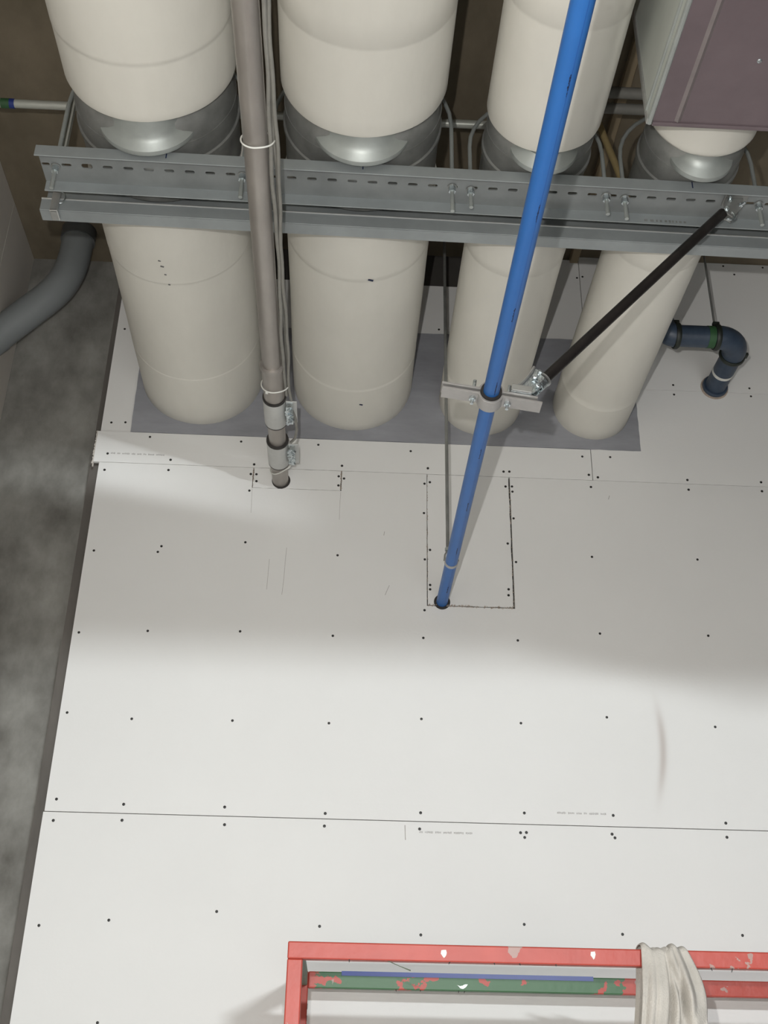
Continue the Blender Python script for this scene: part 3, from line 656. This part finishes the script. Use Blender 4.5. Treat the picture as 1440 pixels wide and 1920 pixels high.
cd = thing('thin_conduit', (-.4, 2.53, 2.7), 'thin pale conduit with green and blue tape bands across the ceiling', 'conduit')
MB().tube([(-1.308, 2.532, 2.72), (-.3, 2.53, 2.72), (.60, 2.526, 2.72)], .0135, 18).build('conduit_run', 'conduit', cd)
MB().tube([(-1.122, 2.532, 2.72), (-1.096, 2.532, 2.72)], .0155, 18).build('green_band', 'greentape', cd)
MB().tube([(-1.0955, 2.532, 2.72), (-1.080, 2.532, 2.72)], .0152, 18).build('blue_band', 'bluetape', cd)
tag(MB().tube([(.50, 2.389, 2.735), (1.2, 2.389, 2.735), (2.2, 2.389, 2.735)], .0175, 18).build('grey_conduit', 'cable'), 'upper of two grey conduits behind the rectangular duct corner', 'conduit', 'pair of grey conduits near the ceiling')
tag(MB().tube([(.50, 2.432, 2.715), (1.2, 2.432, 2.715), (2.2, 2.432, 2.715)], .0165, 18).build('grey_conduit', 'cable'), 'lower of two grey conduits behind the rectangular duct corner', 'conduit', 'pair of grey conduits near the ceiling')
tag(MB().box((.854, -1.4, 2.972), (.886, 3.56, 2.9995)).build('ceiling_batten', 'wood', smooth=False, bevel=.002), 'tan wooden batten on the ceiling left of the rectangular duct', 'batten')
tag(MB().tube(bez((.650,2.35,2.995), (.655,2.34,2.70), (.680,2.31,2.56), (.690,2.30,2.485), 10)+bez((.690,2.30,2.485), (.700,2.295,2.41), (.722,2.27,2.30), (.724,2.238,2.154), 10)[1:], .0100, 12).build('tan_hose', 'tan'), 'tan hose curving down onto the beam beside the blue pipe', 'hose')
strap = MB().box((-.817, 2.262, 2.1425), (-.811, 2.278, 2.50)).box((-.806, 2.262, 2.1425), (-.801, 2.278, 2.47)).box((-.817, 2.262, 2.47), (-.801, 2.278, 2.473)).build('hanger_strap', 'conduit', smooth=False)
tag(strap, 'pale doubled metal strap standing on the left end of the slotted beam', 'strap')

# ------------------------------------------------------------------ red lift guard rail
lf = thing('lift_platform', (.9, 2.9, -1.6), 'worn red square tube guard rail of a lift below the boards', 'lift')
def tubebox(a, b): return MB().box(a, b)
YF0, YB0, ZR, TW = 2.62, 3.28, .302, .036
tubebox((-.096, YF0, ZR-TW), (2.3, YF0+TW, ZR)).build('front_rail', 'red', lf, smooth=False, bevel=.003)
tubebox((-.060, YB0, ZR-TW-.006), (2.3, YB0+TW, ZR)).build('back_rail', 'redgreen', lf, smooth=False, bevel=.003)
tubebox((-.096, YF0, -.75), (-.062, YF0+TW, ZR-TW)).build('post', 'red', lf, smooth=False, bevel=.003)
tubebox((-.096, YB0, -.75), (-.060, YB0+TW, ZR)).build('post', 'red', lf, smooth=False, bevel=.003)
tubebox((2.264, YF0, -.75), (2.3, YF0+TW, ZR-TW)).build('post', 'red', lf, smooth=False, bevel=.003)
tubebox((2.264, YB0, -.75), (2.3, YB0+TW, ZR-TW-.006)).build('post', 'red', lf, smooth=False, bevel=.003)
tubebox((-.095, YF0+TW, ZR-TW), (-.062, YB0, ZR)).build('side_rail', 'greenedge', lf, smooth=False, bevel=.003)
tubebox((-.062, YF0, -.30), (2.264, YF0+TW, -.265)).build('mid_rail', 'red', lf, smooth=False, bevel=.003)
tubebox((-.060, YB0, -.30), (2.264, YB0+TW, -.265)).build('mid_rail', 'red', lf, smooth=False, bevel=.003)
for k in range(4):
    MB().lathe((-.0602, YB0+.018, .215-.030*k), (1,0,0), [(0,.0075),(.001,.0075)], seg=14).build('peg_hole', 'screw', lf)
MB().box((.030, YB0-.0015, ZR-.0095), (.722, YB0+TW*.9, ZR+.0022)).build('blue_film', 'bluefilm', lf, smooth=False)
for px, zz, ww in ((.248, .283, .007), (.580, .287, .006)):
    MB().prism(ragged([(px-ww, zz), (px, zz-.009), (px+ww*.9, zz+.002), (px+ww*.7, zz+.008), (px-ww*.8, zz+.007)], .004, .0015), (0, YF0-.0012, 0), (1,0,0), (0,0,1), (0,.002,0)).build('paint_chip', 'white', lf, smooth=False)  # small ragged white patches on the front rail
MB().prism(ragged([(.345, .275), (.362, .266), (.375, .277), (.36, .273)], .006, .002), (0, YB0-.0012, 0), (1,0,0), (0,0,1), (0,.002,0)).build('paint_chip', 'zincplate', lf, smooth=False)  # pale metal patch painted in for a glint on the back rail
for k in range(26):     # dried drips and burrs hanging under the rails
    rail = random.choice((0, 1)); x = random.uniform(0, 1.0); z = (ZR-TW) if rail == 0 else (ZR-TW-.006); y = (YF0 if rail == 0 else YB0)+.002
    if k > 13: break
    MB().tube([(x, y, z+.001), (x+random.uniform(-.003, .003), y, z-random.uniform(.003, .008))], [.0016, .0006], 6).build('drip', 'screw', lf)
MB().tube([(.12, YF0+.004, ZR-TW+.002), (.15, YF0+.003, ZR-TW-.010), (.175, YF0+.002, ZR-TW-.019)], [.001, .0008, .0014], 6).build('loose_wire', 'greenedge', lf)
MB().box((-.12, 2.58, -.83), (2.33, 3.34, -.75)).build('deck', 'foot', lf, smooth=False, bevel=.004)
for s, y in ((1, 2.70), (-1, 3.22)):
    for a, b in (((.1, -1.28), (2.1, -.83)), ((2.1, -1.28), (.1, -.83))):
        v = Vector((b[0]-a[0], 0, b[1]-a[1])); MB().obox(((a[0]+b[0])/2, y, (a[1]+b[1])/2), v, (0,1,0), v.cross(Vector((0,1,0))), v.length, .03, .08).build('scissor_arm', 'red', lf, smooth=False)
MB().box((0, 2.62, -1.5), (2.2, 3.30, -1.28)).build('chassis', 'foot', lf, smooth=False, bevel=.01)
for x in (.3, 1.9):
    for y in (2.60, 3.26): MB().lathe((x, y, -1.48), (0,1,0), [(0,.10),(.005,.12),(.06,.12),(.065,.10)], seg=28).build('wheel', 'rubber', lf)

# ------------------------------------------------------------------ rag over the front rail
def rag():
    nu, nv = 64, 60; vs = []; fs = []
    prof = []       # (y, z) running up the front, over the rail and down the back
    for k in range(36): prof.append((YF0-.006, -.03+(.296+.03)*k/35))
    for k in range(1, 12):
        a = math.pi-k*math.pi/12; prof.append((YF0+TW/2+(TW/2+.006)*math.cos(a), .299+.010*math.sin(a)))
    for k in range(14): prof.append((YF0+TW+.006, .296-.015*k))
    for j, (y, z) in enumerate(prof):
        down = max(0, .305-z); front = y < YF0+TW/2
        xl_ = .687-.115*down; xr_ = .790+.115*down+(.02*math.sin(down*18) if front else 0)
        for i in range(nu):
            u = i/(nu-1); x = xl_+(xr_-xl_)*u
            k = min(1, .2+down*8)
            # vertical folds that lean to the right as they fall
            fl = .3+.7/(1+math.exp(-(u-.42)*18))
            f = fl*(.010*math.sin(5.5*u*math.pi+.8+9*down)+.006*math.sin(13*u+5-14*down))+.0025*math.sin(29*u+7*down)
            g = .040*math.exp(-((u-(.47+1.5*down))/.06)**2)*max(0, min(1, (down-.015)*25))*max(0, min(1, (.24-down)*25))      # the deep fold
            g2 = .016*math.exp(-((u-.47)/.035)**2)*min(1, down*12+.5)
            top = .005*math.sin(9*u+1)+.004*math.sin(21*u)
            if front: yy = y-abs(f)*k*1.2-.004*k+(g*.8+g2*.5)*k-.014*k*math.exp(-((u-.24)/.2)**2)-.024*k*math.exp(-((u-.60-1.1*down)/.16)**2)
            else: yy = y+abs(f)*k*.5
            zz = z+(top*max(0, 1-down*30))+.0
            if front and z < .296: yy = min(yy, YF0-.003)
            vs.append((x+.003*math.sin(17*down+4*u), yy, max(zz, .304+abs(top)*.6) if down < .012 and YF0 < y < YF0+TW else zz))
    n = len(prof)
    for j in range(n-1):
        for i in range(nu-1): fs.append((j*nu+i, j*nu+i+1, (j+1)*nu+i+1, (j+1)*nu+i))
    o = MB().add(vs, fs).build('rag', 'rag', angle=80)
    s = o.modifiers.new('thickness', 'SOLIDIFY'); s.thickness = .0022
    return o
tag(rag(), 'crumpled dirty white rag hanging over the red lift rail', 'rag')
